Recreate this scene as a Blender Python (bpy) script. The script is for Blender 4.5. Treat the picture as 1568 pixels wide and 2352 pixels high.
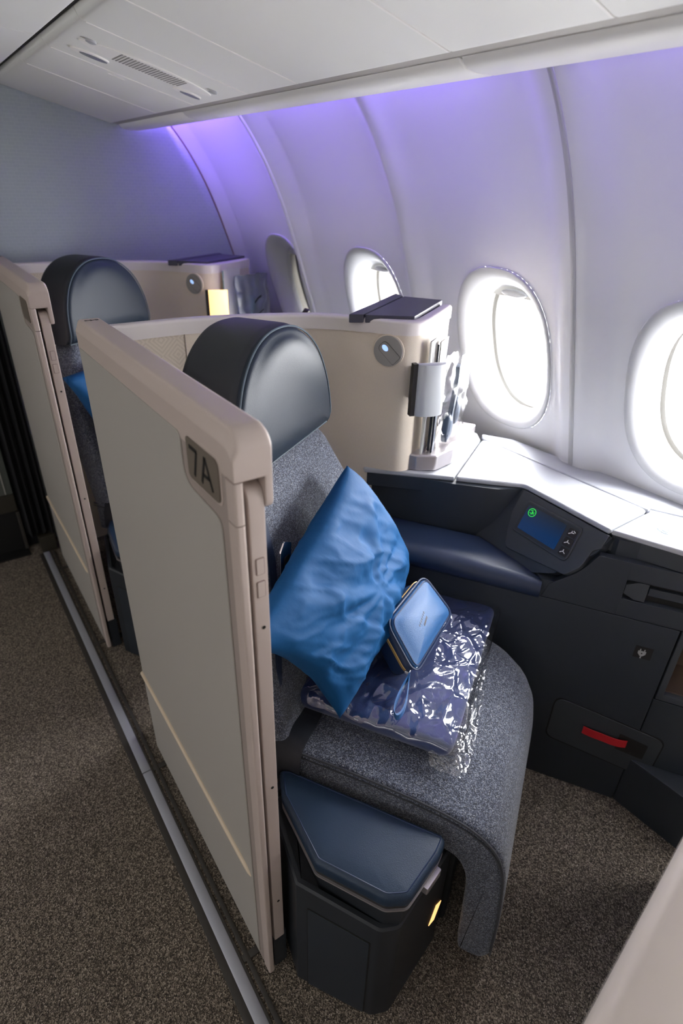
import bpy, bmesh, math, random
import numpy as np
from mathutils import Vector, Matrix, noise
random.seed(7)
PI = math.pi
for o in list(bpy.data.objects):
    bpy.data.objects.remove(o)
SC = bpy.context.scene
COL = SC.collection

# ------------------------------------------------------------------ camera
EYE = Vector((0, 0, 1.45))
cam_d = bpy.data.cameras.new('camera')
cam = bpy.data.objects.new('camera', cam_d)
COL.objects.link(cam)
right = Vector((0.81881225, -0.57348940, 0.02562035))
up = Vector((0.26393852, 0.41572652, 0.87034931))
back = Vector((-0.50978716, -0.70589048, 0.49176791))
m = Matrix((right, up, back)).transposed().to_4x4()
m.translation = EYE
cam.matrix_world = m
cam_d.sensor_fit = 'VERTICAL'
cam_d.sensor_height = 36.0
cam_d.lens = 1324.4153 * 36.0 / 2352.0
cam_d.clip_start = 0.02
cam_d.dof.use_dof = True
cam_d.dof.focus_distance = 1.12
cam_d.dof.aperture_fstop = 3.2
SC.camera = cam

# ------------------------------------------------------------------ world, lights, exposure
wd = bpy.data.worlds.new('sky')
SC.world = wd
wd.use_nodes = True
wd.node_tree.nodes['Background'].inputs[0].default_value = (0.985, 0.99, 1.0, 1)
wd.node_tree.nodes['Background'].inputs[1].default_value = 30.0
SC.view_settings.view_transform = 'Standard'
SC.view_settings.look = 'None'
SC.view_settings.exposure = 0.85
SC.view_settings.gamma = 1.0
SC.view_settings.use_curve_mapping = False


def area(name, loc, rot, sx, sy, power, col, portal=False):
    l = bpy.data.lights.new(name, 'AREA')
    l.shape = 'RECTANGLE'
    l.size, l.size_y, l.energy, l.color = sx, sy, power, col
    if portal:
        l.cycles.is_portal = True
    o = bpy.data.objects.new(name, l)
    COL.objects.link(o)
    o.location = loc
    o.rotation_euler = rot
    return o


area('opposite_side_fill', (-2.55, 0.6, 1.05), (0, math.radians(-90), 0), 0.35, 4.4, 9.5, (1.0, 0.98, 0.95))  # unseen fill added to brighten the ceiling; stands in for windows opposite
# unseen fill added over the aisle for ambient light, and violet mood-light strips hidden in the cove above the side wall
area('aisle_fill', (-0.75, 0.4, 1.96), (0, 0, 0), 0.5, 3.6, 5.0, (1.0, 0.93, 0.84))
for ya, yb, pw in ((-0.2, 0.74, 1.3), (0.94, 1.93, 2.2), (2.07, 2.585, 5.6)):
    area('cove_light', (0.925, (ya + yb) / 2, 1.715), (0, math.radians(-35), 0), 0.02, yb - ya, pw * (yb - ya), (0.27, 0.15, 1.0))

# ------------------------------------------------------------------ helpers
TH = math.atan2(0.53, 0.848)
PITCH = 1.17


def s2l(c):
    c = c / 255.0
    return c / 12.92 if c <= 0.04045 else ((c + 0.055) / 1.055) ** 2.4


def lin(rgb):
    return tuple(s2l(v) for v in rgb) + (1.0,)


MAT = {}


def mat(name, rgb, rough=0.5, metal=0.0, bump=None, speck=None, coat=0.0, spec=0.5, emit=None, sheen=0.0):
    m = bpy.data.materials.new(name)
    m.use_nodes = True
    nt = m.node_tree
    b = nt.nodes['Principled BSDF']
    b.inputs['Base Color'].default_value = lin(rgb)
    b.inputs['Roughness'].default_value = rough
    b.inputs['Metallic'].default_value = metal
    b.inputs['Specular IOR Level'].default_value = spec
    b.inputs['Coat Weight'].default_value = coat
    b.inputs['Coat Roughness'].default_value = 0.25
    b.inputs['Sheen Weight'].default_value = sheen
    if emit:
        b.inputs['Emission Color'].default_value = lin(emit[0])
        b.inputs['Emission Strength'].default_value = emit[1]
    tc = None
    if bump or speck:
        tc = nt.nodes.new('ShaderNodeTexCoord')
    if bump:
        kind, sc, st, dist = bump
        if kind == 'voronoi':
            t = nt.nodes.new('ShaderNodeTexVoronoi')
            t.inputs['Scale'].default_value = sc
            out = t.outputs['Distance']
        elif kind == 'wave':
            mp = nt.nodes.new('ShaderNodeMapping')
            mp.inputs['Rotation'].default_value = (0.6, 0.5, 0.8)
            nt.links.new(tc.outputs['Object'], mp.inputs['Vector'])
            t = nt.nodes.new('ShaderNodeTexWave')
            t.inputs['Scale'].default_value = sc
            t.inputs['Distortion'].default_value = 1.5
            t.inputs['Detail'].default_value = 1.0
            t.inputs['Detail Scale'].default_value = 4.0
            nt.links.new(mp.outputs[0], t.inputs['Vector'])
            out = t.outputs['Fac']
        else:
            t = nt.nodes.new('ShaderNodeTexNoise')
            t.inputs['Scale'].default_value = sc
            t.inputs['Detail'].default_value = 3.0
            out = t.outputs['Fac']
        if kind != 'wave':
            nt.links.new(tc.outputs['Object'], t.inputs['Vector'])
        bp = nt.nodes.new('ShaderNodeBump')
        bp.inputs['Strength'].default_value = st
        bp.inputs['Distance'].default_value = dist
        nt.links.new(out, bp.inputs['Height'])
        nt.links.new(bp.outputs[0], b.inputs['Normal'])
    if speck:
        sc, stops = speck
        n = nt.nodes.new('ShaderNodeTexVoronoi')
        n.inputs['Scale'].default_value = sc
        nt.links.new(tc.outputs['Object'], n.inputs['Vector'])
        r = nt.nodes.new('ShaderNodeValToRGB')
        while len(r.color_ramp.elements) > 1:
            r.color_ramp.elements.remove(r.color_ramp.elements[-1])
        for i, (p, c) in enumerate(stops):
            e = r.color_ramp.elements[0] if i == 0 else r.color_ramp.elements.new(p)
            e.position = p
            e.color = lin(c)
        nt.links.new(n.outputs['Color'], r.inputs['Fac'])
        nt.links.new(r.outputs[0], b.inputs['Base Color'])
    MAT[name] = m
    return m


mat('wall_plastic', (216, 216, 220), 0.42, bump=('noise', 900, 0.05, 0.0005))
mat('reveal', (186, 187, 190), 0.38)
mat('ceiling', (244, 244, 240), 0.5, bump=('noise', 700, 0.06, 0.0005))
mat('ceiling_light', (252, 250, 246), 0.45)
mat('ceiling_grey', (176, 172, 166), 0.5)
mat('valance', (250, 249, 246), 0.4)
mat('hole_grey', (112, 108, 104), 0.7)
mat('lens_grey', (128, 130, 140), 0.3)
mat('seam_highlight', (226, 226, 228), 0.35)  # paler copy of seam; the far ridge's highlight put into the colour
mat('seam', (176, 176, 178), 0.4)
mat('brown_trim', (120, 96, 92), 0.5)
mat('taupe', (192, 177, 169), 0.42, bump=('noise', 900, 0.04, 0.0004))
mat('taupe_shaded', (160, 147, 140), 0.45)  # darker copy of taupe; paints the shade on the side wall frame
mat('door_white', (172, 167, 160), 0.48, bump=('noise', 800, 0.04, 0.0004))
mat('ridge', (214, 196, 172), 0.4)
mat('plate', (112, 102, 92), 0.4)
mat('ink', (26, 24, 24), 0.5)
mat('black', (8, 8, 9), 0.6)
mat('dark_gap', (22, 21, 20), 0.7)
mat('rim', (228, 220, 216), 0.35)
mat('console_dark', (44, 49, 56), 0.42, bump=('noise', 1200, 0.12, 0.0004))
mat('console_mid', (56, 60, 65), 0.42, bump=('noise', 1200, 0.12, 0.0004))
mat('console_top', (172, 175, 181), 0.34)
mat('silver', (188, 182, 184), 0.3, metal=0.7)
mat('chrome', (210, 210, 214), 0.18, metal=1.0)
mat('counter', (66, 66, 80), 0.45)
mat('leather', (27, 39, 53), 0.47, bump=('voronoi', 900, 0.25, 0.0006), spec=0.34)
mat('leather_side', (28, 32, 40), 0.5, bump=('voronoi', 900, 0.2, 0.0005))
mat('leather_pad', (28, 48, 70), 0.45, bump=('voronoi', 700, 0.3, 0.0008))
mat('leather_navy', (30, 42, 66), 0.42, bump=('voronoi', 900, 0.2, 0.0005))
mat('stitch', (74, 88, 100), 0.6)
mat('fabric', (70, 76, 90), 0.9, bump=('noise', 600, 0.5, 0.0015), sheen=0.25,
    speck=(620, [(0.1, (28, 31, 40)), (0.40, (50, 55, 68)), (0.60, (78, 85, 102)), (0.80, (122, 128, 140)), (1.0, (160, 160, 156))]))
mat('fabric_edge', (52, 54, 60), 0.9, bump=('noise', 600, 0.4, 0.001), sheen=0.1)
mat('box_body', (35, 39, 45), 0.45, bump=('noise', 1200, 0.12, 0.0004))
mat('box_panel', (38, 44, 52), 0.42)
mat('pillow', (2, 72, 122), 0.7, bump=('noise', 90, 0.12, 0.003), spec=0.3)
mat('blanket', (17, 42, 96), 0.8, bump=('noise', 500, 0.3, 0.001), sheen=0.3)
mat('pouch', (40, 90, 142), 0.44, bump=('voronoi', 900, 0.35, 0.0008), coat=0.05)
mat('pouch_side', (24, 44, 78), 0.42, bump=('voronoi', 900, 0.2, 0.0005))
mat('zipper', (196, 160, 96), 0.4, metal=0.4)
mat('red', (190, 24, 34), 0.75, bump=('noise', 500, 0.3, 0.001))
mat('icon_grey', (150, 150, 150), 0.6)
mat('icon_blue', (140, 168, 190), 0.5)
mat('icon_white', (225, 225, 225), 0.5)
mat('green_ink', (40, 170, 60), 0.5, emit=((40, 190, 60), 0.6))
mat('lamp_grey', (196, 200, 204), 0.4)
mat('lamp_warm', (255, 226, 170), 0.5, emit=((255, 205, 130), 1.0))
mat('glow', (255, 190, 110), 0.5, emit=((255, 190, 120), 0.9))
mat('lens_blue', (190, 215, 255), 0.3, emit=((160, 200, 255), 0.5))
mat('disc_grey', (158, 155, 150), 0.45)
mat('curtain', (14, 15, 20), 0.9)
mat('monument', (84, 88, 84), 0.5)
mat('kick', (52, 48, 40), 0.5)
mat('rail', (176, 178, 188), 0.38, metal=0.35)
mat('rail_dark', (58, 54, 50), 0.6)
mat('paper', (226, 224, 216), 0.6)
mat('paper_dark', (40, 44, 56), 0.5)
mat('paper_teal', (150, 180, 185), 0.5)
mat('headset', (46, 62, 84), 0.5)
mat('cubby', (78, 64, 54), 0.6)
mat('canopy', (36, 31, 26), 0.8)
mat('seal', (58, 58, 57), 0.6)
mat('tunnel', (150, 146, 138), 0.6)
mat('shade', (196, 196, 192), 0.5)
mat('fg_taupe', (206, 194, 184), 0.45)
mat('fg_white', (200, 196, 190), 0.5)
mat('carpet', (80, 74, 66), 0.95, bump=('voronoi', 420, 0.8, 0.003),
    speck=(420, [(0.1, (48, 42, 37)), (0.40, (84, 75, 66)), (0.60, (118, 107, 95)), (0.80, (158, 145, 130)), (1.0, (196, 183, 168))]))


def weave_mat(name, c1, c2, diamonds):
    """fine diagonal woven wall fabric; the second one has a diamond figure woven in"""
    m = mat(name, c1, 0.85, sheen=0.1)
    nt = m.node_tree
    b = nt.nodes['Principled BSDF']
    uv = nt.nodes.new('ShaderNodeUVMap')
    sep = nt.nodes.new('ShaderNodeSeparateXYZ')
    nt.links.new(uv.outputs[0], sep.inputs[0])

    def math_n(op, a, bb=None):
        n = nt.nodes.new('ShaderNodeMath')
        n.operation = op
        for i, v in enumerate((a, bb)):
            if v is None:
                continue
            if isinstance(v, (int, float)):
                n.inputs[i].default_value = v
            else:
                nt.links.new(v, n.inputs[i])
        return n.outputs[0]
    x, y = sep.outputs[0], sep.outputs[1]
    if diamonds:
        fx = math_n('ABSOLUTE', math_n('SUBTRACT', math_n('FRACT', math_n('MULTIPLY', x, 14.0)), 0.5))
        fy = math_n('ABSOLUTE', math_n('SUBTRACT', math_n('FRACT', math_n('MULTIPLY', y, 14.0)), 0.5))
        s = math_n('ADD', fx, fy)
        w = math_n('FRACT', math_n('MULTIPLY', s, 7.0))
    else:
        s = math_n('ADD', math_n('MULTIPLY', x, 260.0), math_n('MULTIPLY', y, 260.0))
        w = math_n('FRACT', s)
    w = math_n('GREATER_THAN', w, 0.5)
    nz = nt.nodes.new('ShaderNodeTexNoise')
    nz.inputs['Scale'].default_value = 300
    nt.links.new(uv.outputs[0], nz.inputs['Vector'])
    w2 = math_n('MULTIPLY', math_n('ADD', w, nz.outputs['Fac']), 0.5)
    mx = nt.nodes.new('ShaderNodeMix')
    mx.data_type = 'RGBA'
    mx.inputs[6].default_value = lin(c1)
    mx.inputs[7].default_value = lin(c2)
    nt.links.new(w2, mx.inputs[0])
    nt.links.new(mx.outputs[2], b.inputs['Base Color'])
    bp = nt.nodes.new('ShaderNodeBump')
    bp.inputs['Strength'].default_value = 0.35
    bp.inputs['Distance'].default_value = 0.001
    nt.links.new(w2, bp.inputs['Height'])
    nt.links.new(bp.outputs[0], b.inputs['Normal'])
    return m


weave_mat('weave', (212, 198, 180), (236, 224, 208), False)
weave_mat('weave_diamond', (202, 188, 170), (222, 209, 192), True)


def bulkhead_mat():
    m = mat('bulkhead', (176, 186, 190), 0.6)
    nt = m.node_tree
    b = nt.nodes['Principled BSDF']
    tc = nt.nodes.new('ShaderNodeTexCoord')
    mp = nt.nodes.new('ShaderNodeMapping')
    mp.inputs['Rotation'].default_value = (PI / 2, 0, 0)
    nt.links.new(tc.outputs['Object'], mp.inputs[0])
    br = nt.nodes.new('ShaderNodeTexBrick')
    br.inputs['Scale'].default_value = 22
    br.inputs['Mortar Size'].default_value = 0.012
    br.inputs['Color1'].default_value = lin((176, 186, 190))
    br.inputs['Color2'].default_value = lin((173, 183, 188))
    br.inputs['Mortar'].default_value = lin((186, 196, 198))
    nt.links.new(mp.outputs[0], br.inputs['Vector'])
    nt.links.new(br.outputs[0], b.inputs['Base Color'])


bulkhead_mat()


def film_mat(name, base, tint=(1, 1, 1, 1), rough=0.08):
    m = bpy.data.materials.new(name)
    m.use_nodes = True
    nt = m.node_tree
    nt.nodes.clear()
    out = nt.nodes.new('ShaderNodeOutputMaterial')
    mix = nt.nodes.new('ShaderNodeMixShader')
    tr = nt.nodes.new('ShaderNodeBsdfTransparent')
    gl = nt.nodes.new('ShaderNodeBsdfGlossy')
    gl.inputs['Roughness'].default_value = rough
    tr.inputs[0].default_value = tint
    fr = nt.nodes.new('ShaderNodeLayerWeight')
    fr.inputs['Blend'].default_value = 0.5
    pw = nt.nodes.new('ShaderNodeMath')
    pw.operation = 'POWER'
    pw.inputs[1].default_value = 4.0
    ad = nt.nodes.new('ShaderNodeMath')
    ad.operation = 'ADD'
    ad.inputs[1].default_value = base
    ad.use_clamp = True
    nt.links.new(fr.outputs['Facing'], pw.inputs[0])
    nt.links.new(pw.outputs[0], ad.inputs[0])
    nt.links.new(ad.outputs[0], mix.inputs[0])
    nt.links.new(tr.outputs[0], mix.inputs[1])
    nt.links.new(gl.outputs[0], mix.inputs[2])
    nt.links.new(mix.outputs[0], out.inputs[0])
    MAT[name] = m


film_mat('film', 0.16, rough=0.12)
film_mat('bag_film', 0.12, rough=0.14)
film_mat('milky_film', 0.34, (.80, .88, 1.0, 1), 0.35)
film_mat('pane', 0.03, rough=0.02)


def screen_mat():
    m = mat('screen', (10, 22, 40), 0.2)
    nt = m.node_tree
    b = nt.nodes['Principled BSDF']
    tc = nt.nodes.new('ShaderNodeTexCoord')
    sp = nt.nodes.new('ShaderNodeSeparateXYZ')
    nt.links.new(tc.outputs['Generated'], sp.inputs[0])
    r = nt.nodes.new('ShaderNodeValToRGB')
    r.color_ramp.elements[0].color = lin((8, 54, 104))
    r.color_ramp.elements[1].color = lin((38, 46, 58))
    r.color_ramp.elements[0].position = 0.3
    nt.links.new(sp.outputs[2], r.inputs[0])
    nt.links.new(r.outputs[0], b.inputs['Emission Color'])
    b.inputs['Emission Strength'].default_value = 0.32


screen_mat()


# ---- mesh builders: every builder returns (verts, faces) -------------------------------------
def from_bm(bm):
    bm.verts.ensure_lookup_table()
    bm.verts.index_update()
    v = [tuple(x.co) for x in bm.verts]
    f = [[x.index for x in fc.verts] for fc in bm.faces]
    bm.free()
    return v, f


def join(*ms):
    V, F = [], []
    for v, f in ms:
        k = len(V)
        V += list(v)
        F += [[i + k for i in q] for q in f]
    return V, F


def box(x0, x1, y0, y1, z0, z1, bev=0.0, seg=2):
    bm = bmesh.new()
    bmesh.ops.create_cube(bm, size=1.0)
    for v in bm.verts:
        v.co = Vector(((x0 + x1) / 2 + v.co.x * (x1 - x0), (y0 + y1) / 2 + v.co.y * (y1 - y0), (z0 + z1) / 2 + v.co.z * (z1 - z0)))
    if bev > 0:
        bmesh.ops.bevel(bm, geom=bm.edges[:], offset=bev, segments=seg, affect='EDGES', profile=0.5, clamp_overlap=True)
    return from_bm(bm)


def rpoly(pts, rad, n=5):
    """round the corners of a 2D polygon; rad is a number or one per corner"""
    out = []
    N = len(pts)
    for i in range(N):
        r = rad if not isinstance(rad, (list, tuple)) else rad[i]
        p, a, b = Vector(pts[i]), Vector(pts[i - 1]), Vector(pts[(i + 1) % N])
        if r <= 0:
            out.append(tuple(p))
            continue
        da, db = (a - p), (b - p)
        la, lb = da.length, db.length
        da.normalize(); db.normalize()
        ang = da.angle(db)
        t = min(r / max(math.tan(ang / 2), 1e-4), la * 0.48, lb * 0.48)
        p0, p1 = p + da * t, p + db * t
        for k in range(n + 1):
            s = k / n
            q = p0 * (1 - s) ** 2 + p * 2 * s * (1 - s) + p1 * s * s
            out.append(tuple(q))
    return out


def area2(poly):
    return 0.5 * sum(poly[i][0] * poly[(i + 1) % len(poly)][1] - poly[(i + 1) % len(poly)][0] * poly[i][1] for i in range(len(poly)))


def ccw(poly):
    return list(poly) if area2(poly) > 0 else list(poly)[::-1]


def inset(poly, dist):
    """move every vertex of a counter-clockwise polygon inwards"""
    N = len(poly)
    out = []
    for i in range(N):
        a, p, b = Vector(poly[i - 1]), Vector(poly[i]), Vector(poly[(i + 1) % N])
        e1, e2 = (p - a), (b - p)
        n1 = Vector((-e1.y, e1.x)); n2 = Vector((-e2.y, e2.x))
        if n1.length < 1e-9: n1 = n2.copy()
        if n2.length < 1e-9: n2 = n1.copy()
        n1.normalize(); n2.normalize()
        n = n1 + n2
        if n.length < 1e-6: n = n1.copy()
        n.normalize()
        c = max(0.5, n.dot(n1))
        out.append(tuple(p + n * (dist / c)))
    return out


def loft(rings, cap0=True, cap1=True, closed=True):
    V, F = [], []
    n = len(rings[0])
    for r in rings:
        V += [tuple(p) for p in r]
    for i in range(len(rings) - 1):
        for j in range(n if closed else n - 1):
            k = (j + 1) % n
            F.append([i * n + j, i * n + k, (i + 1) * n + k, (i + 1) * n + j])
    if closed and cap0:
        F.append(list(range(n))[::-1])
    if closed and cap1:
        F.append([(len(rings) - 1) * n + j for j in range(n)])
    return V, F


AX = {'x': lambda p, t: (t, p[0], p[1]), 'y': lambda p, t: (p[0], t, p[1]), 'z': lambda p, t: (p[0], p[1], t)}


def prism(poly, axis, t0, t1, bev=0.0, seg=2):
    """extrude a 2D polygon along an axis with rounded rims"""
    f = AX[axis] if isinstance(axis, str) else axis
    poly = ccw(poly)
    rings = []
    if bev > 0:
        for k in range(seg + 1):
            a = PI / 2 * k / seg
            rings.append([f(p, t0 + bev * (1 - math.cos(a))) for p in inset(poly, bev * (1 - math.sin(a)))])
        for k in range(seg, -1, -1):
            a = PI / 2 * k / seg
            rings.append([f(p, t1 - bev * (1 - math.cos(a))) for p in inset(poly, bev * (1 - math.sin(a)))])
    else:
        rings = [[f(p, t0) for p in poly], [f(p, t1) for p in poly]]
    return loft(rings)


def puff(poly, f, t0, t1, r, bulge, rings=6, cen=None):
    """cushion over a 2D outline: flat back at t0, rounded rim of radius r, front at t1 that bulges"""
    poly = ccw(poly)
    c = cen or (sum(p[0] for p in poly) / len(poly), sum(p[1] for p in poly) / len(poly))
    R = []
    for k in range(4):
        a = PI / 2 * k / 3
        R.append([f(p, t0 + r * (1 - math.cos(a))) for p in inset(poly, r * (1 - math.sin(a)))])
    top = None
    for k in range(5):
        a = PI / 2 * k / 4
        top = inset(poly, r * (1 - math.cos(a)))
        R.append([f(p, t1 - r + r * math.sin(a)) for p in top])
    for k in range(1, rings + 1):
        s = 1 - k / (rings + 0.35)
        h = bulge * (1 - s ** 3)
        mr = sum(math.hypot(p[0] - c[0], p[1] - c[1]) for p in top) / len(top)
        row = []
        for p in top:
            dx, dy = p[0] - c[0], p[1] - c[1]
            r0 = math.hypot(dx, dy) or 1e-6
            rad = (r0 * s + (mr - r0) * s * (1 - s) * .9) / r0
            row.append(f((c[0] + dx * rad, c[1] + dy * rad), t1 + h))
        R.append(row)
    return loft(R)


def tube(path, r, n=8, closed=False):
    P = [Vector(p) for p in path]
    rings = []
    N = len(P)
    prev = None
    for i in range(N):
        a = P[i - 1] if (i > 0 or closed) else P[i]
        b = P[(i + 1) % N] if (i < N - 1 or closed) else P[i]
        t = (b - a)
        if t.length < 1e-9:
            t = Vector((0, 0, 1))
        t.normalize()
        if prev is None:
            ref = Vector((0, 0, 1)) if abs(t.z) < 0.9 else Vector((1, 0, 0))
            u = t.cross(ref).normalized()
        else:
            u = (prev - t * prev.dot(t)).normalized()
        prev = u
        v = t.cross(u)
        rr = r[i] if isinstance(r, (list, tuple)) else r
        rings.append([tuple(P[i] + (u * math.cos(2 * PI * k / n) + v * math.sin(2 * PI * k / n)) * rr) for k in range(n)])
    if closed:
        rings.append(rings[0])
        return loft(rings, False, False)
    return loft(rings)


def cyl(c, axis, r, h, n=28, bev=0.0):
    pts = [(c[0] + r * math.cos(2 * PI * k / n), c[1] + r * math.sin(2 * PI * k / n)) for k in range(n)]
    return prism(pts, axis, h[0], h[1], bev)


def strip(path, width_vec, thick_vec):
    """a flat band along a path"""
    rings = []
    wv, tv = Vector(width_vec), Vector(thick_vec)
    for i, p in enumerate(path):
        p = Vector(p)
        rings.append([tuple(p - wv - tv), tuple(p + wv - tv), tuple(p + wv + tv), tuple(p - wv + tv)])
    return loft(rings)


def grid(fn, nu, nv):
    V = [fn(i / nu, j / nv) for i in range(nu + 1) for j in range(nv + 1)]
    F = [[i * (nv + 1) + j, (i + 1) * (nv + 1) + j, (i + 1) * (nv + 1) + j + 1, i * (nv + 1) + j + 1] for i in range(nu) for j in range(nv)]
    return V, F


# ---- objects ---------------------------------------------------------------------------------
BASE = {}


def to_world(p, fr):
    if fr == 'S':
        c, s = math.cos(TH), math.sin(TH)
        return Vector((p[0] * c - p[1] * s, p[0] * s + p[1] * c, p[2]))
    return Vector(p)


def tag(o, label=None, cat=None, group=None, kind=None):
    if label: o['label'] = label
    if cat: o['category'] = cat
    if group: o['group'] = group
    if kind: o['kind'] = kind
    return o


def make_mesh(name, vf, m, base, angle=38, uv=None):
    v, f = vf
    me = bpy.data.meshes.new(name)
    me.from_pydata([(p[0] - base[0], p[1] - base[1], p[2] - base[2]) for p in v], [], f)
    bm = bmesh.new()
    bm.from_mesh(me)
    bmesh.ops.remove_doubles(bm, verts=bm.verts, dist=1e-5)
    bmesh.ops.recalc_face_normals(bm, faces=bm.faces)
    if uv:
        lay = bm.loops.layers.uv.new('UVMap')
        for fc in bm.faces:
            for lp in fc.loops:
                q = lp.vert.co
                lp[lay].uv = uv((q.x + base[0], q.y + base[1], q.z + base[2]))
    bm.to_mesh(me)
    bm.free()
    me.materials.append(MAT[m])
    me.shade_smooth()
    me.set_sharp_from_angle(angle=math.radians(angle))
    return me


def thing(name, label, cat, base=(0, 0, 0), fr='W', group=None, kind=None):
    o = bpy.data.objects.new(name, None)
    o.empty_display_size = 0.05
    COL.objects.link(o)
    o.location = to_world(base, fr)
    if fr == 'S':
        o.rotation_euler = (0, 0, TH)
    BASE[o.name] = Vector(base)
    return tag(o, label, cat, group, kind)


def part(name, vf, m, parent, label=None, angle=38, uv=None, kind=None):
    b = BASE[parent.name]
    o = bpy.data.objects.new(name, make_mesh(name, vf, m, b, angle, uv))
    COL.objects.link(o)
    o.parent = parent
    BASE[o.name] = b
    if angle <= 50:
        o.modifiers.new('weighted', 'WEIGHTED_NORMAL').keep_sharp = True
    return tag(o, label, None, None, kind)


def solo(name, vf, m, label=None, cat=None, base=(0, 0, 0), fr='W', group=None, kind=None, angle=38):
    o = bpy.data.objects.new(name, make_mesh(name, vf, m, base, angle))
    COL.objects.link(o)
    o.location = to_world(base, fr)
    if fr == 'S':
        o.rotation_euler = (0, 0, TH)
    BASE[o.name] = Vector(base)
    return tag(o, label, cat, group, kind)


def copy_tree(o, parent=None, skip=()):
    c = o.copy()
    COL.objects.link(c)
    c.parent = parent
    BASE[c.name] = BASE[o.name]
    for ch in [x for x in COL.objects if x.parent == o]:
        if ch.name.split('.')[0] not in skip:
            copy_tree(ch, c, skip)
    return c


# ================================================================== THE SETTING
# ---- side wall: tall curved panels with shallow window bays
_z = np.array([0, .4, .8, 1.071, 1.258, 1.321, 1.405, 1.463, 1.517, 1.57, 1.619, 1.656, 1.72])
_x = np.array([1.52, 1.455, 1.355, 1.269, 1.205, 1.18, 1.143, 1.115, 1.088, 1.053, 1.019, .984, .915])
_p = np.polyfit(_z, _x, 5)
WIN = [2.19, 1.625, 1.065, 0.525, -0.03, -0.585, -1.14]
RIDGE = [(2.6, .012, .05), (2.00, .02, .05), (1.375, .0, .062), (.812, .024, .062), (.248, .0, .062), (-.30, .024, .062), (-.86, 0, .062), (-1.42, .024, .062)]
REC = 0.034
WA, WB, WZ, WN = .165, .226, 1.055, 2.5
IA, IB = .122, .176


def prof(z):
    return float(np.polyval(_p, z))


def xw(y, z):
    s = 1.0
    for c, h, t in RIDGE:
        u = min(1, max(0, (abs(y - c) - h) / t))
        s = min(s, u * u * (3 - 2 * u))
    return prof(z) + REC * s


def super_pt(px, pz, n=WN):
    k = (abs(px) ** n + abs(pz) ** n) ** (1 / n)
    return px / k, pz / k


def bay(b0, b1, yc, za=.74, zb=1.37, nx=18, nz=26):
    V, F = [], []
    per = []
    for i in range(nx): per.append((-1 + 2 * i / nx, -1))
    for i in range(nz): per.append((1, -1 + 2 * i / nz))
    for i in range(nx): per.append((1 - 2 * i / nx, 1))
    for i in range(nz): per.append((-1, 1 - 2 * i / nz))
    rings = []
    M = 9
    for k in range(M + 1):
        s = k / M
        r = []
        for (px, pz) in per:
            cx, cz = super_pt(px, pz)
            yi, zi = yc + WA * cx, WZ + WB * cz
            yo = b0 + (b1 - b0) * (px + 1) / 2
            zo = za + (zb - za) * (pz + 1) / 2
            y, z = yi + (yo - yi) * s, zi + (zo - zi) * s
            r.append((xw(y, z), y, z))
        rings.append(r)
    a = loft(rings, False, False)
    cols = [b0 + (b1 - b0) * i / nx for i in range(nx + 1)]

    def sheet(z0, z1, n):
        def fn(u, v):
            y = cols[int(round(u * nx))]
            z = z0 + (z1 - z0) * v
            return (xw(y, z), y, z)
        return grid(fn, nx, n)
    return join(a, sheet(zb, 1.75, 14), sheet(0.02, za, 8))


wall_r = solo('wall_right', box(1.25, 1.70, -2.6, 2.62, -0.02, 0.0), 'wall_plastic', kind='structure')
for segs in ([(2.004, 2.598, 2.19)], [(1.375, 1.996, 1.625), (.816, 1.375, 1.065)], [(.248, .808, .525), (-.296, .248, -.03)], [(-.86, -.304, -.585), (-1.42, -.86, -1.14)]):
    part('wall_panel', join(*[bay(*s) for s in segs]), 'wall_plastic', wall_r, angle=60)
part('wall_panel', grid(lambda u, v: (prof(.02 + 1.73 * v), -2.6 + 1.18 * u, .02 + 1.73 * v), 6, 30), 'wall_plastic', wall_r)


def curve_strip(yc, hw, proud, m, i, z0=.78, z1=1.72, rnd=True):
    rings = []
    for k in range(61):
        z = z0 + (z1 - z0) * k / 60
        x = xw(yc, z)
        pr = [(x + .01, yc - hw, z), (x - proud * .4, yc - hw, z), (x - proud, yc - hw * .5, z), (x - proud, yc + hw * .5, z), (x - proud * .4, yc + hw, z), (x + .01, yc + hw, z)]
        rings.append(pr)
    return solo('trim_%d' % i, loft(rings), m, kind='structure', angle=50)


curve_strip(.812, .0065, .004, 'seam', 1)
curve_strip(2.00, .0075, .007, 'seam_highlight', 2)
curve_strip(-.30, .0065, .004, 'seam', 3)
curve_strip(2.596, .003, .003, 'brown_trim', 4)


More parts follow.
